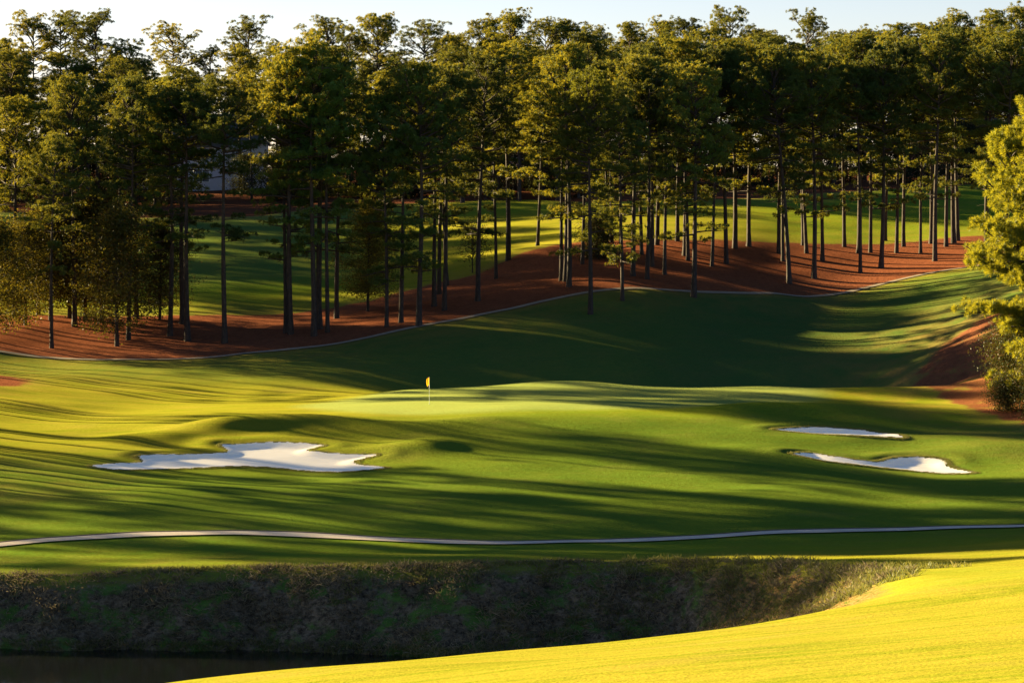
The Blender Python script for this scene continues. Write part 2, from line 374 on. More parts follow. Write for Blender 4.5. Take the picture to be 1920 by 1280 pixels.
# ------------------------------------------------------------------ mesh helpers
def mesh_np(name, co, faces, nper, material, smooth=True, attrs=None):
    """co (n,3), faces (m,nper) -> mesh datablock"""
    me = bpy.data.meshes.new(name); co = np.asarray(co, np.float32); faces = np.asarray(faces, np.int32)
    me.vertices.add(len(co)); me.vertices.foreach_set('co', co.ravel())
    me.loops.add(faces.size); me.loops.foreach_set('vertex_index', faces.ravel())
    me.polygons.add(len(faces)); me.polygons.foreach_set('loop_start', np.arange(0, faces.size, nper, dtype=np.int32))
    me.polygons.foreach_set('loop_total', np.full(len(faces), nper, np.int32))
    if smooth: me.polygons.foreach_set('use_smooth', np.ones(len(faces), bool))
    me.update(calc_edges=True)
    for k_, v in (attrs or {}).items():
        a = me.attributes.new(k_, 'FLOAT', 'POINT'); a.data.foreach_set('value', np.asarray(v, np.float32).ravel())
    if material: me.materials.append(material)
    return me
def link(name, me, parent=None):
    o = bpy.data.objects.new(name, me); COL.objects.link(o)
    if parent: o.parent = parent
    return o
def tag(o, label=None, cat=None, group=None, kind=None):
    if label: o['label'] = label
    if cat: o['category'] = cat
    if group: o['group'] = group
    if kind: o['kind'] = kind
    return o
def empty(name, loc, label, cat, group=None):
    o = bpy.data.objects.new(name, None); o.location = loc; o.empty_display_size = .3; COL.objects.link(o)
    return tag(o, label, cat, group)
class MB:
    def __init__(s): s.v = []; s.f = []
    def box(s, c, d, rz=0):
        n = len(s.v); cr, sr = math.cos(rz), math.sin(rz)
        for i in (-.5, .5):
            for j in (-.5, .5):
                for l in (-.5, .5):
                    x, y, z = i * d[0], j * d[1], l * d[2]; s.v.append((c[0] + x * cr - y * sr, c[1] + x * sr + y * cr, c[2] + z))
        s.f += [tuple(n + q for q in f) for f in ((0, 1, 3, 2), (4, 6, 7, 5), (0, 4, 5, 1), (2, 3, 7, 6), (0, 2, 6, 4), (1, 5, 7, 3))]; return s
    def quad(s, *p):
        n = len(s.v); s.v += p; s.f.append(tuple(range(n, n + len(p)))); return s
    def tube(s, pts, rad, sides=6, cap=True):
        pts = [Vector(p) for p in pts]; n0 = len(s.v); ref = Vector((0.3, .9, .1))
        for i, p in enumerate(pts):
            t = (pts[min(i + 1, len(pts) - 1)] - pts[max(i - 1, 0)]).normalized()
            a = t.cross(ref if abs(t.dot(ref)) < .95 else Vector((1, 0, 0))).normalized(); b = t.cross(a)
            for q in range(sides):
                an = 2 * PI * q / sides; r = rad[i]; r = r[q % len(r)] if isinstance(r, (list, tuple)) else r
                s.v.append(tuple(p + (a * math.cos(an) + b * math.sin(an)) * r))
        for i in range(len(pts) - 1):
            for q in range(sides):
                s.f.append((n0 + i * sides + q, n0 + i * sides + (q + 1) % sides, n0 + (i + 1) * sides + (q + 1) % sides, n0 + (i + 1) * sides + q))
        if cap: s.f.append(tuple(n0 + (len(pts) - 1) * sides + q for q in range(sides)))
        return s
    def mesh(s, name, m, smooth=False):
        me = bpy.data.meshes.new(name); me.from_pydata([tuple(v) for v in s.v], [], s.f); me.materials.append(m)
        if smooth: me.polygons.foreach_set('use_smooth', [True] * len(me.polygons))
        me.update(); return me
    def build(s, name, m, parent=None, smooth=False): return link(name, s.mesh(name, m, smooth), parent)

# ------------------------------------------------------------------ the ground sheet
def axis(dense, outer):
    a = np.concatenate([np.arange(lo, hi, st) for lo, hi, st in dense])
    return np.concatenate([outer[0], a, outer[1]])
xs = axis([(-150, -75, 2.), (-75, -55, 1.), (-55, 55, .3), (55, 80, 1.), (80, 160, 2.5)], ([-2500, -1500, -900, -600, -400, -300, -220, -180], [160, 200, 260, 340, 480, 700, 1100, 1700, 2500]))
ys = axis([(-60, 50, 5), (50, 130, .8), (130, 156, .22), (156, 275, .4), (275, 345, .5), (345, 430, .9), (430, 520, 3)], ([-500, -300, -150], [520, 550, 600, 680, 800, 1000, 1300, 1700, 2400, 3400]))
GX, GY = np.meshgrid(xs, ys)
GZ = height(GX, GY)
nx, ny = len(xs), len(ys)
idx = np.arange(nx * ny).reshape(ny, nx)
quads = np.stack([idx[:-1, :-1], idx[:-1, 1:], idx[1:, 1:], idx[1:, :-1]], -1).reshape(-1, 4)

UPATH = [(-140, 650), (0, 660), (60, 664), (120, 668), (180, 672), (250, 674), (320, 673), (420, 669), (500, 662), (560, 654), (620, 643), (680, 630), (740, 619), (800, 609), (870, 592), (940, 577), (1000, 566), (1060, 555),
         (1120, 548), (1180, 545), (1250, 544), (1330, 545), (1400, 546), (1470, 549), (1540, 552), (1590, 549), (1640, 539), (1700, 525), (1760, 512), (1830, 501), (1900, 492), (1980, 482)]
LPATH = [(-120, 1032), (0, 1022), (80, 1015), (150, 1010), (230, 1006), (300, 1003), (380, 1001), (450, 1000), (530, 1002), (600, 1005), (680, 1010), (760, 1016), (830, 1019), (900, 1020), (1000, 1019), (1100, 1017), (1200, 1014), (1300, 1010),
         (1400, 1005), (1500, 1000), (1600, 996), (1700, 992), (1800, 988), (1920, 985), (2050, 982)]
def chaikin(P, n):
    P = np.array(P, float)
    for _ in range(n):
        Q = [P[0]]
        for a, b in zip(P[:-1], P[1:]): Q += [a * .75 + b * .25, a * .25 + b * .75]
        P = np.array(Q + [P[-1]])
    return P
def smooth_line(P, it=14):
    P = np.array(P)
    for _ in range(it): P[1:-1, 1] = .25 * P[:-2, 1] + .5 * P[1:-1, 1] + .25 * P[2:, 1]
    return P
up_d = np.interp([p[0] for p in UPATH], [0, 250, 480, 640, 780, 900, 1000, 1100, 1300, 1450, 1600, 1800, 1950], [302, 300, 302, 305, 309, 312, 316, 320, 323, 326, 331, 336, 341])
up_w = [at(u, v, d)[:2] for (u, v), d in zip(UPATH, up_d)]
lp_w = [hit(u, v, 150)[:2] for u, v in LPATH]
lp_w = smooth_line(lp_w, 2)
up_c = chaikin(up_w, 3); lp_c = chaikin(lp_w, 3)

STRAW_TOP = [(-200, 588, 330), (0, 590, 330), (250, 592, 330), (480, 588, 330), (560, 584, 331), (640, 575, 334), (720, 558, 337), (780, 540, 340), (850, 522, 343), (900, 512, 345), (950, 490, 348), (1000, 466, 350), (1050, 458, 351),
             (1100, 455, 352), (1200, 452, 353), (1300, 450, 354), (1400, 452, 356), (1500, 458, 358), (1600, 460, 360), (1700, 455, 362), (1800, 445, 365), (2000, 438, 368)]
straw_poly = [tuple(p) for p in up_c] + [at(u, v, d)[:2] for u, v, d in reversed(STRAW_TOP)]
dom = (GY > 200) & (np.abs(GX) < 100)
ssd = np.full(GX.shape, -30.0)
md = (GY > 270) & (GY < 400) & (np.abs(GX) < 100)
ssd[md] = poly_sd(straw_poly, GX[md], GY[md])
fb = np.interp((GX / GY) * FPX + 960, [-400, 0, 250, 480, 560, 900, 1000, 1120, 1300, 1450, 1600, 1800, 2200], [424, 424, 418, 414, 420, 432, 432, 412, 410, 413, 419, 430, 436])
ssd = np.maximum(ssd, np.clip(GY - fb, -30, 10) * .8)
ssd = np.maximum(ssd, np.minimum(19.5 - np.hypot(GX - 56, (GY - 254) / 2.3), .6))
ssd = np.maximum(ssd, 4.5 - np.hypot((GX - at(12, 715, 268)[0] + 4) / 1.3, (GY - 268) / 2.2))
green_poly = smooth_closed([at(u, v, d)[:2] for u, v, d in ((560, 762, 244), (700, 768, 232), (960, 770, 230), (1200, 766, 232), (1400, 762, 235), (1540, 752, 243), (1500, 741, 254), (1250, 733, 262), (1060, 722, 266), (860, 735, 262), (680, 748, 256))], 6)
gsd = np.full(GX.shape, -20.0); mg = (GY > 215) & (GY < 285) & (np.abs(GX) < 50); gsd[mg] = poly_sd(green_poly, GX[mg], GY[mg])
g_, yf_ = gully(GX, GY)
xlim = 15.5 + 1.0 * np.sin(GY * .4)
bsd = np.minimum(yf_ + .5 - GY, GY - 110)
bsd = np.where(g_ > .001, np.minimum(bsd, g_ * 9 - .9), np.minimum(bsd, -.8)); bsd = np.clip(bsd, -20, 20)
bend = sstep(7, 13, GX) * (bsd > -4)
rim = np.zeros(GX.shape)
for B in BUNKERS:
    m_ = (GX > B[:, 0].min() - 9) & (GX < B[:, 0].max() + 9) & (GY > B[:, 1].min() - 9) & (GY < B[:, 1].max() + 9)
    sd = poly_sd(B, GX[m_], GY[m_]); back = sstep(-2, 3, GY[m_] - B[:, 1].mean())
    rim[m_] = np.maximum(rim[m_], (1 - sstep(.5, 5, -sd)) * (.25 + .75 * back))
dry = np.exp(-(((GX - 50) / 17) ** 2 + ((GY - 262) / 34) ** 2)) * 1.5 + .55 * np.exp(-((GX + 36) / 9) ** 2 - ((GY - 192) / 12) ** 2) + .25 * sstep(16, 0, np.abs(GY - 150)) \
    + .35 * np.exp(-((ssd + 4) / 5) ** 2) + .30 * sstep(-25, -60, GX) * sstep(300, 200, GY)
sunlit_t = np.maximum(sstep(172, 120, GY - .35 * GX) * (1 - np.clip(bsd + 1.5, 0, 1)), .75 * sstep(8, -22, GX) * sstep(196, 215, GY) * (1 - sstep(270, 290, GY)))
sunlit_t = np.maximum(sunlit_t, .85 * sstep(-24, -12, GX) * (1 - sstep(26, 40, GX)) * sstep(335, 345, GY) * (1 - sstep(398, 408, GY)))  # sunlit band across the far fairway painted in
hollow_shade = sstep(262, 285, GY) * (1 - sstep(330, 350, GY)) * (1 - .2 * sstep(30, 45, GX)) + .9 * sstep(345, 358, GY) * sstep(0, -25, GX)  # where the grass colour is darkened for shade
glow_a = 1 - .64 * np.maximum(sstep(-26, -8, GX), 1 - sstep(203, 214, GY)) * sstep(146, 152, GY - .3 * np.clip(GX, 0, 60)) * (1 - sstep(222, 234, GY)) - (.50 + .26 * sstep(10, 24, GX)) * sstep(266, 282, GY) * (1 - sstep(325, 345, GY)) - .68 * sstep(335, 350, GY) * sstep(-14, -30, GX) - .35 * sstep(345, 360, GY) * sstep(18, 34, GX) - .3 * sstep(395, 410, GY)  # sunlit brightness of the turf painted down where shade should lie
front = sstep(160, 172, GY) * (1 - sstep(222, 240, GY))
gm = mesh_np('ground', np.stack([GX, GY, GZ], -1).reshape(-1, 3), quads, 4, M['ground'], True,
             {'straw_sd': ssd, 'green_sd': gsd, 'bank_sd': bsd, 'bank_end': bend, 'rim': rim, 'dry': np.clip(dry, 0, 1), 'sunlit_turf': sunlit_t, 'hollow_shade': np.clip(hollow_shade, 0, 1), 'glow': np.clip(glow_a, .2, 1), 'front': front})
tag(link('ground', gm), kind='structure')

# creek
wx = np.linspace(-120, 22, 40); wy = np.linspace(108, 150, 20)
WX, WY = np.meshgrid(wx, wy); wi = np.arange(WX.size).reshape(WX.shape)
WATER_Z = at(480, 1226, 143.5)[2]
tag(link('water', mesh_np('water', np.stack([WX, WY, np.full(WX.shape, WATER_Z)], -1).reshape(-1, 3), np.stack([wi[:-1, :-1], wi[:-1, 1:], wi[1:, 1:], wi[1:, :-1]], -1).reshape(-1, 4), 4, M['water'])), kind='structure')

# cart paths
def ribbon(P, w, lift, cols=5, off=0.0):
    P = np.array(P); T = np.gradient(P, axis=0); T /= np.linalg.norm(T, axis=1)[:, None]; Nn = np.stack([-T[:, 1], T[:, 0]], 1)
    o = np.linspace(-w / 2, w / 2, cols) + off
    X = P[:, None, 0] + Nn[:, None, 0] * o; Y = P[:, None, 1] + Nn[:, None, 1] * o
    Z = height(X, Y) + lift
    i = np.arange(X.size).reshape(X.shape)
    return np.stack([X, Y, Z], -1).reshape(-1, 3), np.stack([i[:-1, :-1], i[1:, :-1], i[1:, 1:], i[:-1, 1:]], -1).reshape(-1, 4)
def resample(P, st):
    P = np.array(P); s = np.concatenate([[0], np.cumsum(np.linalg.norm(np.diff(P, axis=0), axis=1))]); t = np.arange(0, s[-1], st)
    return np.stack([np.interp(t, s, P[:, 0]), np.interp(t, s, P[:, 1])], 1)
up_r = resample(up_c, .8); lp_r = resample(lp_c, .8)
for P, w, pm in ((up_r, .9, 'upper_path'), (lp_r, 1.5, 'path')):
    co, f = ribbon(P, w, .07, 7); tag(link('cart_path', mesh_np('cart_path', co, f, 4, M[pm])), kind='structure')
# dark cut turf edge / low kerb on the uphill side of the lower path
co, f = ribbon(lp_r, .13, .10, 2, 0.9); co2, f2 = ribbon(lp_r, .13, -.1, 2, 0.9)
n_ = len(co); f = f.copy(); a = np.arange(0, n_ - 2, 2)
side1 = np.stack([a, a + n_, a + 2 + n_, a + 2], 1); side2 = np.stack([a + 1, a + 3, a + 3 + n_, a + 1 + n_], 1)
tag(link('path_kerb', mesh_np('path_kerb', np.concatenate([co, co2]), np.concatenate([f, side1, side2]), 4, M['kerb'], False)), kind='structure')

# bunkers
blabels = ['large cloud shaped white sand bunker on the left below the flag', 'narrow sliver of white sand, upper bunker right of the green', 'curved white sand bunker lower right, below the narrow sliver']
for B, lb in zip(BUNKERS, blabels):
    st = .14
    bx = np.arange(B[:, 0].min() - st, B[:, 0].max() + st, st * 1.4); by = np.arange(B[:, 1].min() - st, B[:, 1].max() + st, st)
    X, Y = np.meshgrid(bx, by); sd = poly_sd(B, X, Y)
    jit = .10 * np.sin(X * 5.1 + Y * 2) + .06 * np.sin(X * 11 - Y * 7)
    keep = (sd + jit) > 0
    Z = height(X, Y) + .035 * sstep(-.1, .5, sd) + .012 + .006 * np.sin(X * 3 + Y * 4)
    i = np.arange(X.size).reshape(X.shape); q = np.stack([i[:-1, :-1], i[:-1, 1:], i[1:, 1:], i[1:, :-1]], -1).reshape(-1, 4)
    q = q[keep.ravel()[q].all(1)]; used = np.unique(q); mp = np.zeros(X.size, int); mp[used] = np.arange(len(used))
    Z = Z + .03
    o = link('sand_bunker', mesh_np('sand_bunker', np.stack([X, Y, Z], -1).reshape(-1, 3)[used], mp[q], 4, M['sand']))
    tag(o, lb, 'sand bunker', 'sand bunkers around the green')

# ------------------------------------------------------------------ foliage
def tufts(C, axisv, n, length, width, rg, flat=1.0, spread=1.0):
    """C (m,3) tuft centres, axisv (m,3) growth directions -> needle triangles"""
    m = len(C); K = m * n
    c = np.repeat(C, n, 0); a = np.repeat(axisv, n, 0)
    d = rg.normal(size=(K, 3)) * spread; d[:, 2] *= flat; d = d / (np.linalg.norm(d, axis=1)[:, None] + 1e-9) + a * .75
    d /= np.linalg.norm(d, axis=1)[:, None] + 1e-9
    L = length * rg.uniform(.65, 1.25, (K, 1)); s = np.cross(d, rg.normal(size=(K, 3))); s /= np.linalg.norm(s, axis=1)[:, None] + 1e-9
    w = width * rg.uniform(.7, 1.3, (K, 1))
    b = c + d * L * .12; tip = c + d * L; md = c + d * L * .6
    co = np.stack([b, md + s * w / 2, tip, md - s * w / 2], 1).reshape(-1, 3)
    f = np.arange(K * 4).reshape(K, 4)
    tint = np.repeat(np.repeat(rg.uniform(0, 1, m), n) * .8 + rg.uniform(0, .2, K), 4)
    return co, f, tint

def make_pine(seed, H=26.0, base=.5, Rr=3.6, nb=44, low=5, r0=.30, leaf='pine', clump=.88, per=10, dens=34, nl=.36, nw=.056, dome=.5, bark='bark', lean=.4, zf=.36):
    """a tree prototype: three mesh datablocks (trunk, branches, crown)"""
    rg = np.random.default_rng(seed)
    tb = MB(); br = tb
    ph = rg.uniform(0, 6.28, 3); wob = lambda h: Vector((lean * math.sin(h * .13 + ph[0]) * h / H, lean * math.sin(h * .11 + ph[1]) * h / H, 0))
    o0 = wob(0); hs = [0, .25, .8, 2, 4, 6.5, 9, 12, 15, 18, 20.5, 22.5, 24.2, 25.5]
    hs = [h * H / 26 for h in hs]; pts = [wob(h) + Vector((0, 0, h)) for h in hs]
    pts[0].z = -.8
    rr = [r0 * (1.35 if i == 0 else 1.22 if i == 1 else 1.08 if i == 2 else max(.10, 1 - .88 * (h / H) ** 1.15)) for i, h in enumerate(hs)]
    tb.tube(pts, [[r * rg.uniform(.92, 1.08) for _ in range(10)] for r in rr], 10)
    CC = []; AA = []; WW = []
    def branch(h, L, up, az, w, droop=0.0):
        p0 = wob(h) + Vector((0, 0, h)); d = Vector((math.cos(az), math.sin(az), 0)); P = [p0]
        n = 5; cur = p0.copy()
        for i in range(n):
            t = (i + 1) / n; e = up + (.45 * t * t if droop == 0 else -droop * (t - .2) + .5 * max(0, t - .7))
            az2 = az + .25 * math.sin(i * 1.7 + seed + h); d = Vector((math.cos(az2), math.sin(az2), 0))
            cur = cur + (d * math.cos(e) + Vector((0, 0, math.sin(e)))) * (L / n); P.append(cur.copy())
        r = .035 + .018 * L; br.tube(P, [r * (1 - .8 * i / n) for i in range(n + 1)], 4, False)
        k = max(2, int(L * 1.15))
        for j in range(k):
            t = 1 - (j / k) * .68 - rg.uniform(0, .08); q = t * n; i = min(n - 1, int(q)); a = P[i].lerp(P[i + 1], q - i)
            side = Vector((-math.sin(az), math.cos(az), 0)) * rg.uniform(-1, 1) * (.25 + .30 * L * (1 - abs(t - .6))) if j else Vector((0, 0, 0))
            e = a + side + Vector((0, 0, rg.uniform(.05, .5)))
            if j: br.tube([a, a.lerp(e, .5) + Vector((0, 0, .05)), e], [r * .45, r * .35, r * .2], 3, False)
            cs = clump * rg.uniform(.7, 1.35) * w
            m = max(3, int(per * w * rg.uniform(.7, 1.3)))
            g = rg.normal(size=(m, 3)); g /= np.linalg.norm(g, axis=1)[:, None]; g *= rg.uniform(.45, 1, (m, 1)); g[:, 2] = g[:, 2] * zf + .10
            off = g * cs
            CC.append(np.array(e)[None, :] + off)
            ax = g + np.array([0, 0, .55]); ax /= np.linalg.norm(ax, axis=1)[:, None]; AA.append(ax)
    zb = base * H
    for i in range(nb):
        t = (i + rg.uniform(0, 1)) / nb; h = zb + (H * .975 - zb) * t ** .92
        if t < dome: pr = .62 + .38 * math.sin(PI / 2 * t / dome)
        else: pr = math.sqrt(max(.03, 1 - ((t - dome) / (1 - dome)) ** 2 * .93))
        L = Rr * pr * rg.uniform(.6, 1.18)
        if t < .3 and rg.random() < .35: continue
        branch(h, L, -.12 + 1.05 * t ** 1.3, rg.uniform(0, 6.283), .9 + .2 * t, .25 if t < .25 else 0)
    branch(H * .95, .9, 1.2, 0, 1)
    for i in range(low):
        h = zb * rg.uniform(.55, 1.0); branch(h, Rr * rg.uniform(.35, .85), rg.uniform(-.15, .2), rg.uniform(0, 6.283), .8, rg.uniform(.1, .35))
    for i in range(9):     # dead snags
        h = zb * rg.uniform(.45, 1.0); az = rg.uniform(0, 6.28); p0 = wob(h) + Vector((0, 0, h)); L = rg.uniform(.5, 1.8)
        d = Vector((math.cos(az), math.sin(az), rg.uniform(-.2, .5)))
        br.tube([p0, p0 + d * L * .5, p0 + d * L + Vector((0, 0, -.1))], [.035, .025, .01], 3, False)
    co, f, ti = tufts(np.concatenate(CC), np.concatenate(AA), dens, nl, nw, rg)
    cr = mesh_np('crown', co, f, 4, M[leaf], False, {'tint': ti})
    return tb.mesh('trunk', M[bark], True), cr

def make_broad(seed, H=11.0, base=.18, Rr=3.4, r0=.17, leaf='broad', n=60, dens=120, size=.18, bark='bark', wide=1.0, stems=1):
    rg = np.random.default_rng(seed); tb = MB(); br = tb; C = []
    for s in range(stems):
        lx, ly = (rg.uniform(-.8, .8), rg.uniform(-.8, .8)) if stems > 1 else (rg.uniform(-.3, .3), rg.uniform(-.3, .3))
        P = [Vector((lx * .2 * k * k / 9 + (s * .3 if stems > 1 else 0), ly * .2 * k * k / 9, H * .9 * k / 6)) for k in range(7)]; P[0].z = -.5
        tb.tube(P, [[r0 * (1.2 if k == 0 else 1 - .14 * k) * rg.uniform(.9, 1.1) for _ in range(7)] for k in range(7)], 7)
        for i in range(n // stems):
            t = (i + rg.random()) / (n / stems); h = H * (base + (.93 - base) * t); q = h / (H * .9) * 6; k = min(5, int(q)); a = P[k].lerp(P[k + 1], min(1, q - k))
            az = rg.uniform(0, 6.283); prof = math.sin(PI * min(1, .18 + .80 * t) ** .8) ** .6; L = Rr * wide * prof * rg.uniform(.45, 1.1)
            e = .15 + .8 * t; d = Vector((math.cos(az) * math.cos(e), math.sin(az) * math.cos(e), math.sin(e)))
            pts = [a, a + d * L * .4 + Vector((0, 0, .1)), a + d * L * .75 + Vector((0, 0, .1)), a + d * L]
            br.tube(pts, [.05, .035, .022, .01], 4, False)
            for j in range(3):
                c = a + d * L * (1 - .28 * j) + Vector(rg.normal(size=3) * .35); m = int(dens * rg.uniform(.5, 1.2) * (1 - .2 * j))
                g = rg.normal(size=(m, 3)) * np.array([.62, .62, .42]); C.append(np.array(c)[None, :] + g)
    C = np.concatenate(C); K = len(C)
    d = rg.normal(size=(K, 3)); d /= np.linalg.norm(d, axis=1)[:, None]; s = np.cross(d, rg.normal(size=(K, 3))); s /= np.linalg.norm(s, axis=1)[:, None]
    L = size * rg.uniform(.6, 1.3, (K, 1))
    co = np.stack([C, C + d * L * .5 + s * L * .33, C + d * L, C + d * L * .5 - s * L * .33], 1).reshape(-1, 3)
    cr = mesh_np('crown', co, np.arange(K * 4).reshape(K, 4), 4, M[leaf], False, {'tint': np.repeat(rg.uniform(0, 1, K), 4)})
    return tb.mesh('trunk', M[bark], True), cr

PROTO = {}
PROTO['high'] = [make_pine(s, 26, b, r, nb, lo, r0, per=9, dome=dm) for s, b, r, nb, lo, r0, p, dm in
                 ((1, .52, 4.7, 46, 6, .27, 14, .45), (2, .48, 5.2, 52, 7, .30, 14, .5), (3, .58, 4.4, 38, 8, .25, 14, .35), (4, .50, 4.3, 46, 6, .26, 15, .55), (5, .46, 5.3, 54, 6, .32, 13, .4), (6, .56, 5.4, 46, 5, .30, 14, .4))]
PROTO['mid'] = [make_pine(s, 26, b, r, nb, lo, r0, per=8, dome=dm) for s, b, r, nb, lo, r0, dm in ((11, .36, 5.0, 60, 9, .30, .5), (12, .33, 4.7, 62, 9, .27, .55), (13, .40, 5.4, 60, 8, .33, .45))]
PROTO['bare'] = [make_pine(91, 26, .70, 4.6, 36, 9, .30, per=8, dome=.3), make_pine(92, 26, .66, 4.4, 38, 8, .28, per=8, dome=.35)]
PROTO['gold'] = [make_pine(21, 26, .50, 5.6, 56, 9, .32, leaf='pine_sunlit', per=8, dome=.62)]
PROTO['full'] = [make_pine(31, 24, .07, 9.2, 240, 10, .36, leaf='pine_sunlit', clump=1.0, per=11, dens=85, dome=.42, nl=.46, nw=.034, zf=.62)]
PROTO['sky'] = [make_pine(s, 26, b, r, nb, 2, .26, per=7, dome=dm, clump=.8) for s, b, r, nb, dm in ((41, .55, 5.2, 36, .6), (42, .62, 5.6, 32, .5), (43, .5, 4.8, 40, .65))]
PROTO['broad'] = [make_broad(51, 11, .14, 3.6, n=80, dens=130), make_broad(52, 10, .16, 3.3, n=80, dens=130), make_broad(53, 14, .14, 4.0, n=100, dens=130)]
PROTO['small'] = [make_broad(61, 5.5, .25, 1.8, .07, n=22, dens=45)]
PROTO['under'] = [make_broad(71, 9, .02, 4.2, .12, 'under', 46, 90, .26, stems=2), make_broad(72, 7, .02, 3.6, .10, 'under', 40, 90, .26, stems=2)]
PROTO['shrub'] = [make_broad(81, 4.2, .02, 2.3, .06, 'broadshrub', 90, 130, .13, stems=3), make_broad(82, 3.2, .02, 2.0, .05, 'broadshrub', 80, 130, .13, stems=3)]
PH = {'bare': 26, 'high': 26, 'mid': 26, 'gold': 26, 'full': 24, 'sky': 26, 'broad': [11, 10, 14], 'small': 5.5, 'under': [9, 7], 'shrub': [4.2, 3.2]}

def plant(name, kind, var, x, y, H, label, cat, group, rz=None, wide=1.0, lean=(0, 0), z=None, pale=False):
    ms = PROTO[kind][var % len(PROTO[kind])]; h0 = PH[kind]; h0 = h0[var % len(h0)] if isinstance(h0, list) else h0
    t = empty(name, (x, y, (hz(x, y) if z is None else z) - .05), label, cat, group)
    s = H / h0; t.scale = (s * wide, s * wide, s); t.rotation_euler = (lean[1], lean[0], rng.uniform(0, 6.283) if rz is None else rz)
    for nm, me in zip(('trunk', 'crown'), ms): link(nm, me, t)
    return t

# pines counted in the photograph: foot pixel, top pixel row, kind, variant, lean, phrase
FRONT = [
    (28, 595, 190, 'mid', 0, 0), (72, 590, 205, 'mid', 1, 0), (97, 653, 250, 'high', 2, .01), (131, 597, 170, 'high', 0, 0), (140, 612, 165, 'mid', 2, 0),
    (241, 638, 185, 'high', 3, .01), (256, 598, 160, 'mid', 1, 0), (319, 630, 165, 'high', 2, 0), (342, 608, 150, 'bare', 1, 0), (352, 640, 170, 'bare', 0, 0),
    (421, 643, 178, 'bare', 1, 0), (536, 625, 160, 'high', 3, -.012), (545, 627, 150, 'high', 5, -.008), (589, 630, 115, 'high', 0, .01), (598, 617, 125, 'high', 4, .008),
    (614, 623, 150, 'high', 2, .01), (631, 597, 140, 'high', 3, 0), (725, 613, 190, 'mid', 1, 0), (752, 605, 175, 'high', 2, .012), (785, 612, 146, 'mid', 0, 0),
    (814, 575, 170, 'high', 3, 0), (823, 552, 160, 'high', 1, 0), (833, 582, 140, 'high', 5, 0), (838, 535, 165, 'high', 2, 0), (896, 565, 128, 'high', 4, .012),
    (930, 523, 135, 'high', 0, 0), (953, 489, 120, 'high', 5, 0), (1008, 461, 150, 'high', 3, -.06), (1052, 527, 150, 'high', 2, -.02), (1060, 528, 130, 'high', 4, -.01),
    (1067, 538, 125, 'high', 1, 0), (1092, 495, 140, 'high', 5, 0), (1107, 590, 160, 'gold', 0, .01), (1138, 478, 130, 'high', 3, 0), (1147, 455, 120, 'high', 0, 0),
    (1163, 477, 140, 'high', 2, 0), (1167, 565, 175, 'mid', 1, .025), (1187, 518, 140, 'high', 4, -.01), (1203, 478, 125, 'high', 3, .03), (1213, 523, 130, 'high', 5, 0),
    (1222, 500, 120, 'high', 1, 0), (1232, 460, 110, 'high', 0, 0), (1246, 515, 150, 'high', 2, -.01), (1270, 452, 100, 'high', 5, .02), (1284, 480, 110, 'high', 4, 0),
    (1290, 488, 120, 'high', 3, 0), (1301, 557, 140, 'mid', 2, 0), (1335, 500, 130, 'high', 2, -.01), (1362, 495, 105, 'high', 5, .04), (1378, 466, 100, 'high', 1, 0),
    (1404, 462, 100, 'high', 4, 0), (1460, 475, 120, 'high', 0, 0), (1468, 490, 110, 'high', 3, 0), (1480, 532, 118, 'high', 1, -.055), (1506, 460, 100, 'high', 5, 0),
    (1512, 475, 110, 'high', 2, .01), (1526, 522, 105, 'high', 4, 0), (1542, 490, 120, 'high', 3, .01), (1583, 463, 110, 'high', 0, -.02), (1611, 475, 105, 'high', 5, 0),
    (1613, 512, 120, 'high', 2, -.01), (1632, 474, 110, 'high', 1, 0), (1652, 502, 95, 'high', 4, 0), (1660, 452, 100, 'high', 3, 0), (1681, 475, 110, 'high', 0, 0),
    (1694, 463, 95, 'high', 5, 0), (1726, 475, 110, 'high', 2, 0), (1746, 457, 100, 'high', 1, -.01), (1753, 490, 95, 'high', 4, 0), (1774, 463, 100, 'high', 3, -.01),
    (1788, 456, 90, 'high', 5, .02), (1796, 452, 85, 'high', 0, .01), (1850, 470, 95, 'high', 1, 0), (1890, 480, 90, 'high', 4, 0), (1935, 470, 90, 'high', 5, 0)]
ORD = ['first', 'second', 'third', 'fourth', 'fifth', 'sixth', 'seventh', 'eighth', 'ninth', 'tenth', 'eleventh', 'twelfth', 'thirteenth', 'fourteenth', 'fifteenth', 'sixteenth', 'seventeenth', 'eighteenth', 'nineteenth', 'twentieth',
       'twenty-first', 'twenty-second', 'twenty-third', 'twenty-fourth', 'twenty-fifth', 'twenty-sixth']
SPECIAL = {97: 'slender pale-trunked pine standing lowest on the far left, just above the path', 421: 'lone straight pine with a tuft of needles halfway up its bare trunk, above the path',
           785: 'stout dark-trunked pine rooted right at the upper path, left of the middle', 1107: 'pine with bright golden top, growing on the grass just below the upper path',
           1301: 'slim pine rooted in the grass below the straw, right of the golden topped pine', 1480: 'pine with trunk leaning left, its foot low on the red straw slope',
           1008: 'leaning pine with bent trunk at the crest of the straw beside the sunlit fairway', 1167: 'pine on the grass edge just right of the golden topped pine', 953: 'solitary thick pine at the top of the straw, in front of the bright fairway',
           1526: 'tall pale-barked pine low on the straw in the right part of the grove', 725: 'slim pine left of the stout path-side pine, beside the round leafy tree', 896: 'straight pine in the middle of the straw bank, right of the small sapling',
           1652: 'thick pine with foot low on the straw, right grove, between thinner trunks', 536: 'left trunk of the close pair of dark pines on the lower straw', 545: 'right trunk of the close pair of dark pines on the lower straw',
           589: 'tallest of the tight cluster of pines just above the path left of middle'}
sections = [(0, 500, 'left grove'), (500, 860, 'grove left of middle'), (860, 1250, 'middle grove'), (1250, 1600, 'grove right of middle'), (1600, 2100, 'far right grove')]
cnt = {}
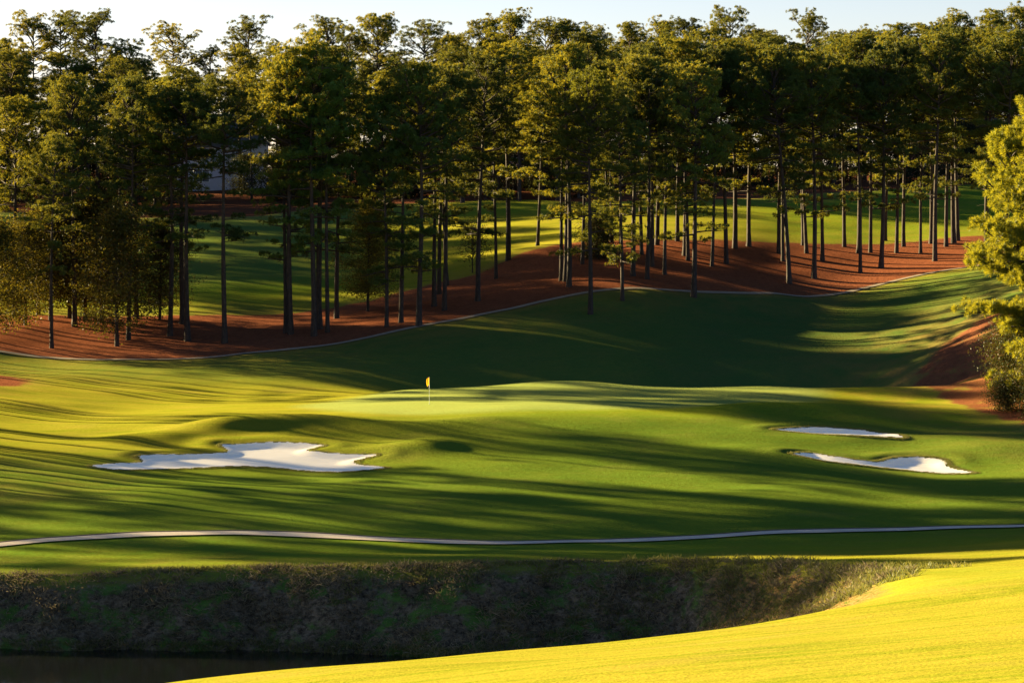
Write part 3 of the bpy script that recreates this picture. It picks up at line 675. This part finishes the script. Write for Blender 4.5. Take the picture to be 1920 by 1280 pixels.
for u, v, top, kind, var, lean in FRONT:
    x, y, z = hit(u, v, 275)
    H = max(16, (v - top + rng.uniform(-22, 22)) / FPX * y)
    sec = next(s for a, b, s in sections if a <= u < b); cnt[sec] = cnt.get(sec, 0) + 1
    lab = SPECIAL.get(u) or f'bare-trunked pine on straw, {ORD[cnt[sec] - 1]} trunk from left in the {sec}'
    plant('pine_tree', kind, var, x, y, H, lab, 'pine tree', 'tall pines on the straw above the upper path', lean=(lean + rng.normal() * .012, rng.normal() * .014), wide=rng.uniform(.84, 1.14))

# leafy trees among the pines
x, y, z = hit(219, 650, 280); plant('leafy_tree', 'broad', 0, x, y, 15, 'yellowish broadleaf tree with slim pale trunk in the lower left grove', 'tree', 'broadleaf trees under the pines')
for u, v, H, var, lb in ((95, 600, 13, 1, 'rounded leafy tree near the left edge, between pine trunks'), (190, 606, 15, 2, 'largest dark leafy tree in the left grove'), (160, 600, 13, 1, 'dark leafy tree behind the yellowish tree in the left grove'), (48, 610, 12, 2, 'dark leafy tree at the left edge above the straw'), (-10, 640, 13, 0, 'leafy tree cut by the left edge of the view, low on the straw'),
                         (300, 600, 11, 2, 'leafy tree right of the yellowish tree, behind the tall pines')):
    x, y, z = hit(u, v, 280); plant('leafy_tree', 'broad', var, x, y, H, lb, 'tree', 'broadleaf trees under the pines', wide=1.25)
x, y, z = hit(690, 584, 280); plant('leafy_tree', 'broad', 2, x, y, 12.5, 'round dark leafy tree at the edge of the far fairway', 'tree', 'broadleaf trees under the pines', wide=1.15)
x, y, z = hit(886, 512, 280); plant('leafy_tree', 'small', 0, x, y, 6.2, 'small open-branched sapling in front of the sunlit far fairway', 'tree', 'broadleaf trees under the pines')
x, y, z = hit(1122, 486, 280); plant('bush', 'shrub', 0, x, y, 4.4, 'dense dark round bush on the straw behind the golden topped pine', 'bush', None)

# pines across the far fairway: the skyline
SKY = [(60, 45, 'sky', 0), (110, 42, 'sky', 1), (183, 38, 'sky', 2), (20, 85, 'mid', 1), (240, 92, 'sky', 0), (330, 62, 'sky', 1), (395, 100, 'sky', 2), (470, 50, 'sky', 0), (520, 95, 'sky', 1), (610, 48, 'sky', 2), (655, 75, 'sky', 0), (705, 44, 'high', 5),
       (795, 58, 'sky', 1), (860, 85, 'high', 1), (915, 50, 'high', 4), (965, 36, 'high', 0), (1025, 50, 'sky', 2), (1070, 55, 'high', 5), (1120, 62, 'high', 2), (1185, 60, 'high', 1), (1235, 52, 'high', 4), (1285, 48, 'high', 3), (1372, 32, 'sky', 1), (1340, 60, 'high', 0),
       (1430, 70, 'high', 5), (1512, 40, 'sky', 0), (1570, 72, 'sky', 2), (1620, 68, 'high', 4), (1680, 62, 'high', 1), (1740, 58, 'high', 5), (1795, 36, 'high', 0), (1850, 34, 'high', 2), (1905, 28, 'high', 4), (1960, 30, 'high', 1), (-40, 60, 'high', 0)]
place = ['far left', 'left', 'left of middle', 'middle', 'right of middle', 'right', 'far right']
def where(u): return place[max(0, min(6, int(u / 1920 * 7)))]
scnt = {}
for i, (u, top, kind, var) in enumerate(SKY):
    D = rng.uniform(455, 500) + (55 if 320 < u < 480 else 0); x = at(u, 300, D)[0]; z = hz(x, D); H = at(u, top, D)[2] - z
    w_ = where(u); scnt[w_] = scnt.get(w_, 0) + 1
    plant('pine_tree', kind, var, x, D, H, f'tall background pine cresting the skyline at {w_}, {ORD[scnt[w_] - 1]} of those from the left', 'pine tree', 'skyline pines beyond the far fairway', wide=rng.uniform(1.0, 1.25))
# the wood behind and between them
k = 0
wood = []
while k < 138:
    u = rng.uniform(-150, 2080); D = rng.uniform(440, 560)
    if k > 123: u = rng.uniform(860, 1120); D = rng.uniform(424, 442)
    x = at(u, 300, D)[0]
    if any((x - a) ** 2 + (D - b) ** 2 < 14 for a, b in wood): continue
    if 300 < u < 450 and D < 510: continue
    wood.append((x, D)); k += 1
    top = rng.uniform(95, 215) if u < 620 else rng.uniform(75, 190)
    z = hz(x, D); H = max(12, at(u, top, D)[2] - z); kd = rng.choice(['high', 'high', 'mid', 'sky', 'mid'])
    plant('pine_tree', kd, int(rng.integers(0, 6)), x, D, H, f'shaded pine in the wood beyond the far fairway, {where(u)} of the view', 'pine tree', f'pines in the wood beyond the far fairway, {where(u)}', wide=rng.uniform(1.0, 1.35))
for i in range(46):
    u = -100 + i * 47 + rng.uniform(-15, 15); D = rng.uniform(446, 475) if u < 1050 else rng.uniform(432, 462)
    if 325 < u < 440: D = 520
    x = at(u, 300, D)[0]
    plant('undergrowth_bush', 'under', int(rng.integers(0, 2)), x, D, rng.uniform(6, 10), f'dark undergrowth bush at the foot of the back wood, {where(u)} of the view', 'bush', f'undergrowth along the back wood, {where(u)}', wide=1.3)
# pines beyond the left edge, whose shadows cross the slope and the fairway
OFF = []
for n_, x0, x1, y0, y1, s0, s1 in ((28, -112, -50, 186, 300, 164, 206), (15, -108, -54, 190, 330, 206, 262), (8, -126, -92, 190, 255, 136, 162), (22, -118, -64, 318, 425, 266, 350), (24, -142, -98, 372, 490, 312, 404)):
    k = 0; tries = 0
    while k < n_ and tries < 5000:
        tries += 1; x = rng.uniform(x0, x1); y = rng.uniform(y0, y1); s_ = y + .643 * x
        if -x < y * .18 + 6 or not s0 < s_ < s1 or 197 < s_ < 206 or 221 < s_ < 241 or any((x - a) ** 2 + (y - b) ** 2 < 24 for a, b in OFF): continue
        OFF.append((x, y)); k += 1
        plant('pine_tree', 'sky' if s0 in (164, 206) else 'high', int(rng.integers(0, 6)), x, y, rng.uniform(23, 27), 'tall pine on the slope just beyond the left edge of the view', 'pine tree', 'pines beyond the left edge of the view', wide=rng.uniform(1.0, 1.15))

# right edge
x, y = at(2010, 700, 236)[:2]; plant('pine_tree', 'full', 0, x, y, at(2010, 235, 236)[2] - hz(x, y), 'big bushy golden-green pine leaning into the view at the right edge', 'pine tree', None, rz=1.0)
for i, (u, v, D, H, lb) in enumerate(((1945, 770, 232, 4.6, 'large leafy shrub at the right edge below the big pine'), (1895, 780, 234, 2.4, 'low leafy shrub in front of the larger right edge shrub'), (1925, 720, 244, 5.0, 'dark shrub behind the others under the big right pine'),
                                      (1960, 800, 228, 3.2, 'shrub cut by the right edge, nearest of the four'))):
    x, y = at(u, v, D)[:2]; plant('shrub', 'shrub', i, x, y, H, lb, 'shrub', 'shrubs at the right edge', wide=.95)

# ------------------------------------------------------------------ flag on the green
x, y, z = hit(805, 757, 225); z = hz(x, y)
fl = empty('flagstick', (x, y, z), 'white flagstick with a limp yellow flag standing in the hole on the green', 'golf flag')
MB().tube([(0, 0, -.12), (0, 0, 1.1), (0, 0, 2.28)], [.017, .015, .012], 8).build('pole', M['pole'], fl, True)
n = 14; vs = []; fs = []
for i in range(n + 1):
    for j in range(8):
        s = i / n; t = j / 7; xx = -t * (.20 + .06 * math.sin(s * 3)) - .012; zz = 2.25 - s * .62 - t * (.10 + .06 * s); yy = .05 * math.sin(t * 9 + s * 2) * t
        vs.append((xx * (1 - .25 * s * t), yy, zz))
for i in range(n):
    for j in range(7): a = i * 8 + j; fs.append((a, a + 1, a + 9, a + 8))
mb = MB(); mb.v = vs; mb.f = fs; mb.build('flag', M['flag'], fl, True)
c = MB(); c.tube([(0, 0, -.01), (0, 0, .018)], [.062, .062], 16, True); c.build('cup_rim', M['cup'], fl)

# ------------------------------------------------------------------ houses behind the wood
def house(loc, w, d, h, roof_h, wallm, label, rz=0, wins=(), wing=None):
    t = empty('house', loc, label, 'house', 'houses behind the wood'); t.rotation_euler.z = rz
    MB().box((0, 0, h / 2 - .5), (w, d, h + 1)).build('wall', wallm, t)
    o = .5; rf = MB(); a = [(-w / 2 - o, -d / 2 - o, h - .1), (w / 2 + o, -d / 2 - o, h - .1), (w / 2 + o, d / 2 + o, h - .1), (-w / 2 - o, d / 2 + o, h - .1), (-w / 2 + w * .2, 0, h + roof_h), (w / 2 - w * .2, 0, h + roof_h)]
    rf.v = a; rf.f = [(0, 1, 5, 4), (1, 2, 5), (2, 3, 4, 5), (3, 0, 4), (3, 2, 1, 0)]; r = rf.build('roof', M['slate'], t)
    MB().box((-w * .22, .6, h + roof_h * .8), (1.1, .9, roof_h * 1.3)).build('chimney', M['brick'], r)
    if wing:
        wx_, ww, wh = wing; MB().box((wx_, -d / 2 - 1.5, wh / 2 - .5), (ww, 3, wh + 1)).build('wing_wall', wallm, t)
        g = MB(); g.v = [(wx_ - ww / 2 - .3, -d / 2 - 3.3, wh), (wx_ + ww / 2 + .3, -d / 2 - 3.3, wh), (wx_ + ww / 2 + .3, -d / 2 + 1.5, wh + .05), (wx_ - ww / 2 - .3, -d / 2 + 1.5, wh + .05), (wx_, -d / 2 - 3.3, wh + ww * .42), (wx_, -d / 2 + 2, wh + ww * .42)]
        g.f = [(0, 1, 4), (1, 2, 5, 4), (3, 0, 4, 5)]; g.build('gable_roof', M['slate'], t)
    for wx_, wz, ww, wh, fy in wins:
        y0 = -d / 2 - (3 if fy else 0)
        f = MB().box((wx_, y0 - .04, wz), (ww + .3, .1, wh + .3)).build('window', M['white'], t)
        MB().box((wx_ - ww / 4 - .03, y0 - .10, wz), (ww / 2 - .08, .05, wh)).box((wx_ + ww / 4 + .03, y0 - .10, wz), (ww / 2 - .08, .05, wh)).build('pane', M['glass'], f)
    return t
x, y, z = at(372, 372, 492); z = hz(x, y)
house((x, y, z), 24, 10, 7.6, 5.2, M['stucco'], 'two-storey pale lavender stucco house with dark roof glimpsed behind the left pines', R(4), [(-8.5, 5.6, 1.6, 1.8, 0), (-5, 5.6, 1.4, 1.8, 0), (1.0, 5.4, 1.9, 1.7, 1), (1.0, 2.0, 2.2, 2.0, 1), (6.5, 5.4, 1.5, 1.7, 0), (-8.5, 2.0, 1.6, 2, 0), (-4, 1.7, 1.2, 2.6, 0)], (2.2, 7.5, 6.8))
x, y, z = at(1010, 360, 575); z = hz(x, y)
house((x, y, z), 16, 9, 4.5, 4, M['stucco'], 'small pale house barely showing between trunks in the middle of the wood', R(-6), [(-4, 2.2, 1.6, 1.6, 0), (0, 2.2, 1.6, 1.6, 0), (4, 2.2, 1.6, 1.6, 0)])
x, y, z = at(1790, 330, 575); z = hz(x, y)
house((x, y, z), 22, 11, 9, 6, M['brick'], 'pinkish brick house seen through the pines at the right', R(-8), [(-7, 6, 1.5, 1.8, 0), (-3, 6, 1.5, 1.8, 0), (3, 6, 1.5, 1.8, 0), (7, 6, 1.5, 1.8, 0), (-5, 2.4, 1.8, 2, 0), (4, 2.4, 1.8, 2, 0)])

# ------------------------------------------------------------------ bank weeds and dead grass (nobody could count them)
def blades(name, X, Y, L, W, material, label, n=9, upb=1.0, seed=0):
    rg = np.random.default_rng(seed); Z = height(X, Y); C = np.stack([X, Y, Z], 1); m = len(C); K = m * n
    c = np.repeat(C, n, 0) + rg.normal(size=(K, 3)) * np.array([.10, .10, 0]); Lk = np.repeat(L, n)[:, None] * rg.uniform(.5, 1.2, (K, 1))
    d = rg.normal(size=(K, 3)) * .6; d[:, 2] = np.abs(d[:, 2]) + upb * .8; d /= np.linalg.norm(d, axis=1)[:, None]
    s = np.cross(d, rg.normal(size=(K, 3))); s /= np.linalg.norm(s, axis=1)[:, None]
    co = np.stack([c - s * W, c + s * W, c + d * Lk * .6 + s * W * .8, c + d * Lk + np.array([0, 0, -.12]) * Lk], 1).reshape(-1, 3)
    o = link(name, mesh_np(name, co, np.arange(K * 4).reshape(K, 4), 4, material, False, {'tint': np.repeat(np.repeat(rg.uniform(0, 1, m), n), 4)}))
    return tag(o, label, 'grass', None, 'stuff')
def bank_pts(n, seed, f):
    rg = np.random.default_rng(seed); X = rg.uniform(-32, 21, n); Y = rg.uniform(128, 153, n); g, yf = gully(X, Y)
    ok = f(X, Y, g, yf, rg); return X[ok], Y[ok]
nzf = lambda X, Y, s: np.sin(X * .7 * s + 1.3) * np.sin(Y * 1.1 * s + X * .4 * s) + .6 * np.sin(X * 1.9 * s - Y * 1.3 * s + 2)
inb = lambda X, Y, g, yf: (Y < yf + .6) & (height(X, Y) > WATER_Z + .05) & (g > .002)
X, Y = bank_pts(30000, 1, lambda X, Y, g, yf, rg: inb(X, Y, g, yf)); blades('dead_grass', X, Y, np.full(len(X), .34) * (1 + .5 * nzf(X, Y, .8)).clip(.3, 2), .014, M['deadgrass'], 'matted dead brown grass covering the creek bank', 5, .2, 1)
X, Y = bank_pts(26000, 2, lambda X, Y, g, yf, rg: inb(X, Y, g, yf) & (nzf(X, Y, 1) + .06 * (X - 2) > .15)); blades('green_weeds', X, Y, np.full(len(X), .24), .016, M['weed'], 'green weeds growing in patches on the creek bank', 7, .7, 2)
X, Y = bank_pts(26000, 3, lambda X, Y, g, yf, rg: (np.abs(Y - yf - .2 * np.sin(X * 2)) < .5) & (g < .1) & (nzf(X, Y, .6) > -.3) & (X > -22) & (X < 14)); blades('edge_grass', X, Y, np.full(len(X), .26), .013, M['weed'], 'unmown grass along the upper rim of the creek bank', 8, .9, 3)
X, Y = bank_pts(60000, 4, lambda X, Y, g, yf, rg: (np.abs(height(X, Y) - WATER_Z - .15) < .22) & (Y > 138)); blades('waterside_grass', X, Y, np.full(len(X), .30), .013, M['weed'], 'low grass along the dark water line', 6, .9, 4)
rg = np.random.default_rng(14); X = rg.uniform(6, 21, 420); Y = rg.uniform(124, 151, 420); g, yf = gully(X, Y); ok = (g < .45) & (g > .0008) | ((np.abs(Y - yf) < 1.6) & (X > 4)); X = X[ok]; Y = Y[ok]
X = np.repeat(X, 7) + rg.normal(size=7 * len(X)) * .22; Y = np.repeat(Y, 7) + rg.normal(size=7 * len(Y)) * .22
blades('grass_clumps', X, Y, rg.uniform(.2, .5, len(X)), .014, M['weed'], 'taller grass clumps around the sunlit end of the creek bank', 7, .8, 6)
# rough grass on the bunker lips
rg = np.random.default_rng(9); XX = []; YY = []
for B in BUNKERS:
    i = rg.integers(0, len(B), 4500); a = B[i]; b = B[(i + 1) % len(B)]; t = rg.random((4500, 1)); p = a + (b - a) * t + rg.normal(size=(4500, 2)) * .12
    p += (p - B.mean(0)) / np.linalg.norm(p - B.mean(0), axis=1)[:, None] * .12; sd = poly_sd(B, p[:, 0], p[:, 1]); p = p[(sd < .02)]; XX.append(p[:, 0]); YY.append(p[:, 1])
X = np.concatenate(XX); Y = np.concatenate(YY); blades('bunker_edge_grass', X, Y, np.full(len(X), .10), .012, M['weed'], 'short rough grass fringing the sand bunkers', 5, .7, 5)

# ------------------------------------------------------------------ light
EL = R(12.5); AZ = R(57)        # sun low, behind and to the left
sd_ = Vector((-math.sin(AZ) * math.cos(EL), math.cos(AZ) * math.cos(EL), math.sin(EL)))
sl = bpy.data.lights.new('sun', 'SUN'); sl.energy = 29; sl.angle = R(.75); sl.color = (1, .77, .38)
so = bpy.data.objects.new('sun', sl); COL.objects.link(so); so.rotation_euler = (-sd_).to_track_quat('-Z', 'Y').to_euler(); so.location = (-60, 60, 80)
w = bpy.data.worlds.new('World'); scene.world = w; w.use_nodes = True; nt = w.node_tree; nt.nodes.clear(); k = N(nt)
sky = k.n('TexSky'); sky.sky_type = 'NISHITA'; sky.sun_disc = False; sky.sun_elevation = EL; sky.sun_rotation = -AZ; sky.air_density = 1.0; sky.dust_density = .6; sky.ozone_density = 2.5
bg = k.n('Background', i_Strength=.125); dz = k.n('SeparateXYZ'); k.link(k.n('TexCoord').outputs['Generated'], dz.inputs[0])
hf = k.ramp(dz.outputs[2], .34, -.02)     # bright hazy band above the horizon
hc = k.mix(hf, (.92, .98, 1.12), (2.2, 1.84, 2.0)); k.link(k.mix(1.0, sky.outputs[0], hc, 'MULTIPLY'), bg.inputs[0]); wo = k.n('OutputWorld'); k.link(bg.outputs[0], wo.inputs[0])
scene.view_settings.view_transform = 'Standard'; scene.view_settings.look = 'None'; scene.view_settings.exposure = 0; scene.view_settings.gamma = 1
scene.render.engine = 'CYCLES'
scene.render.resolution_x = 1024; scene.render.resolution_y = 682
scene.cycles.max_bounces = 6; scene.cycles.diffuse_bounces = 3; scene.cycles.transmission_bounces = 4
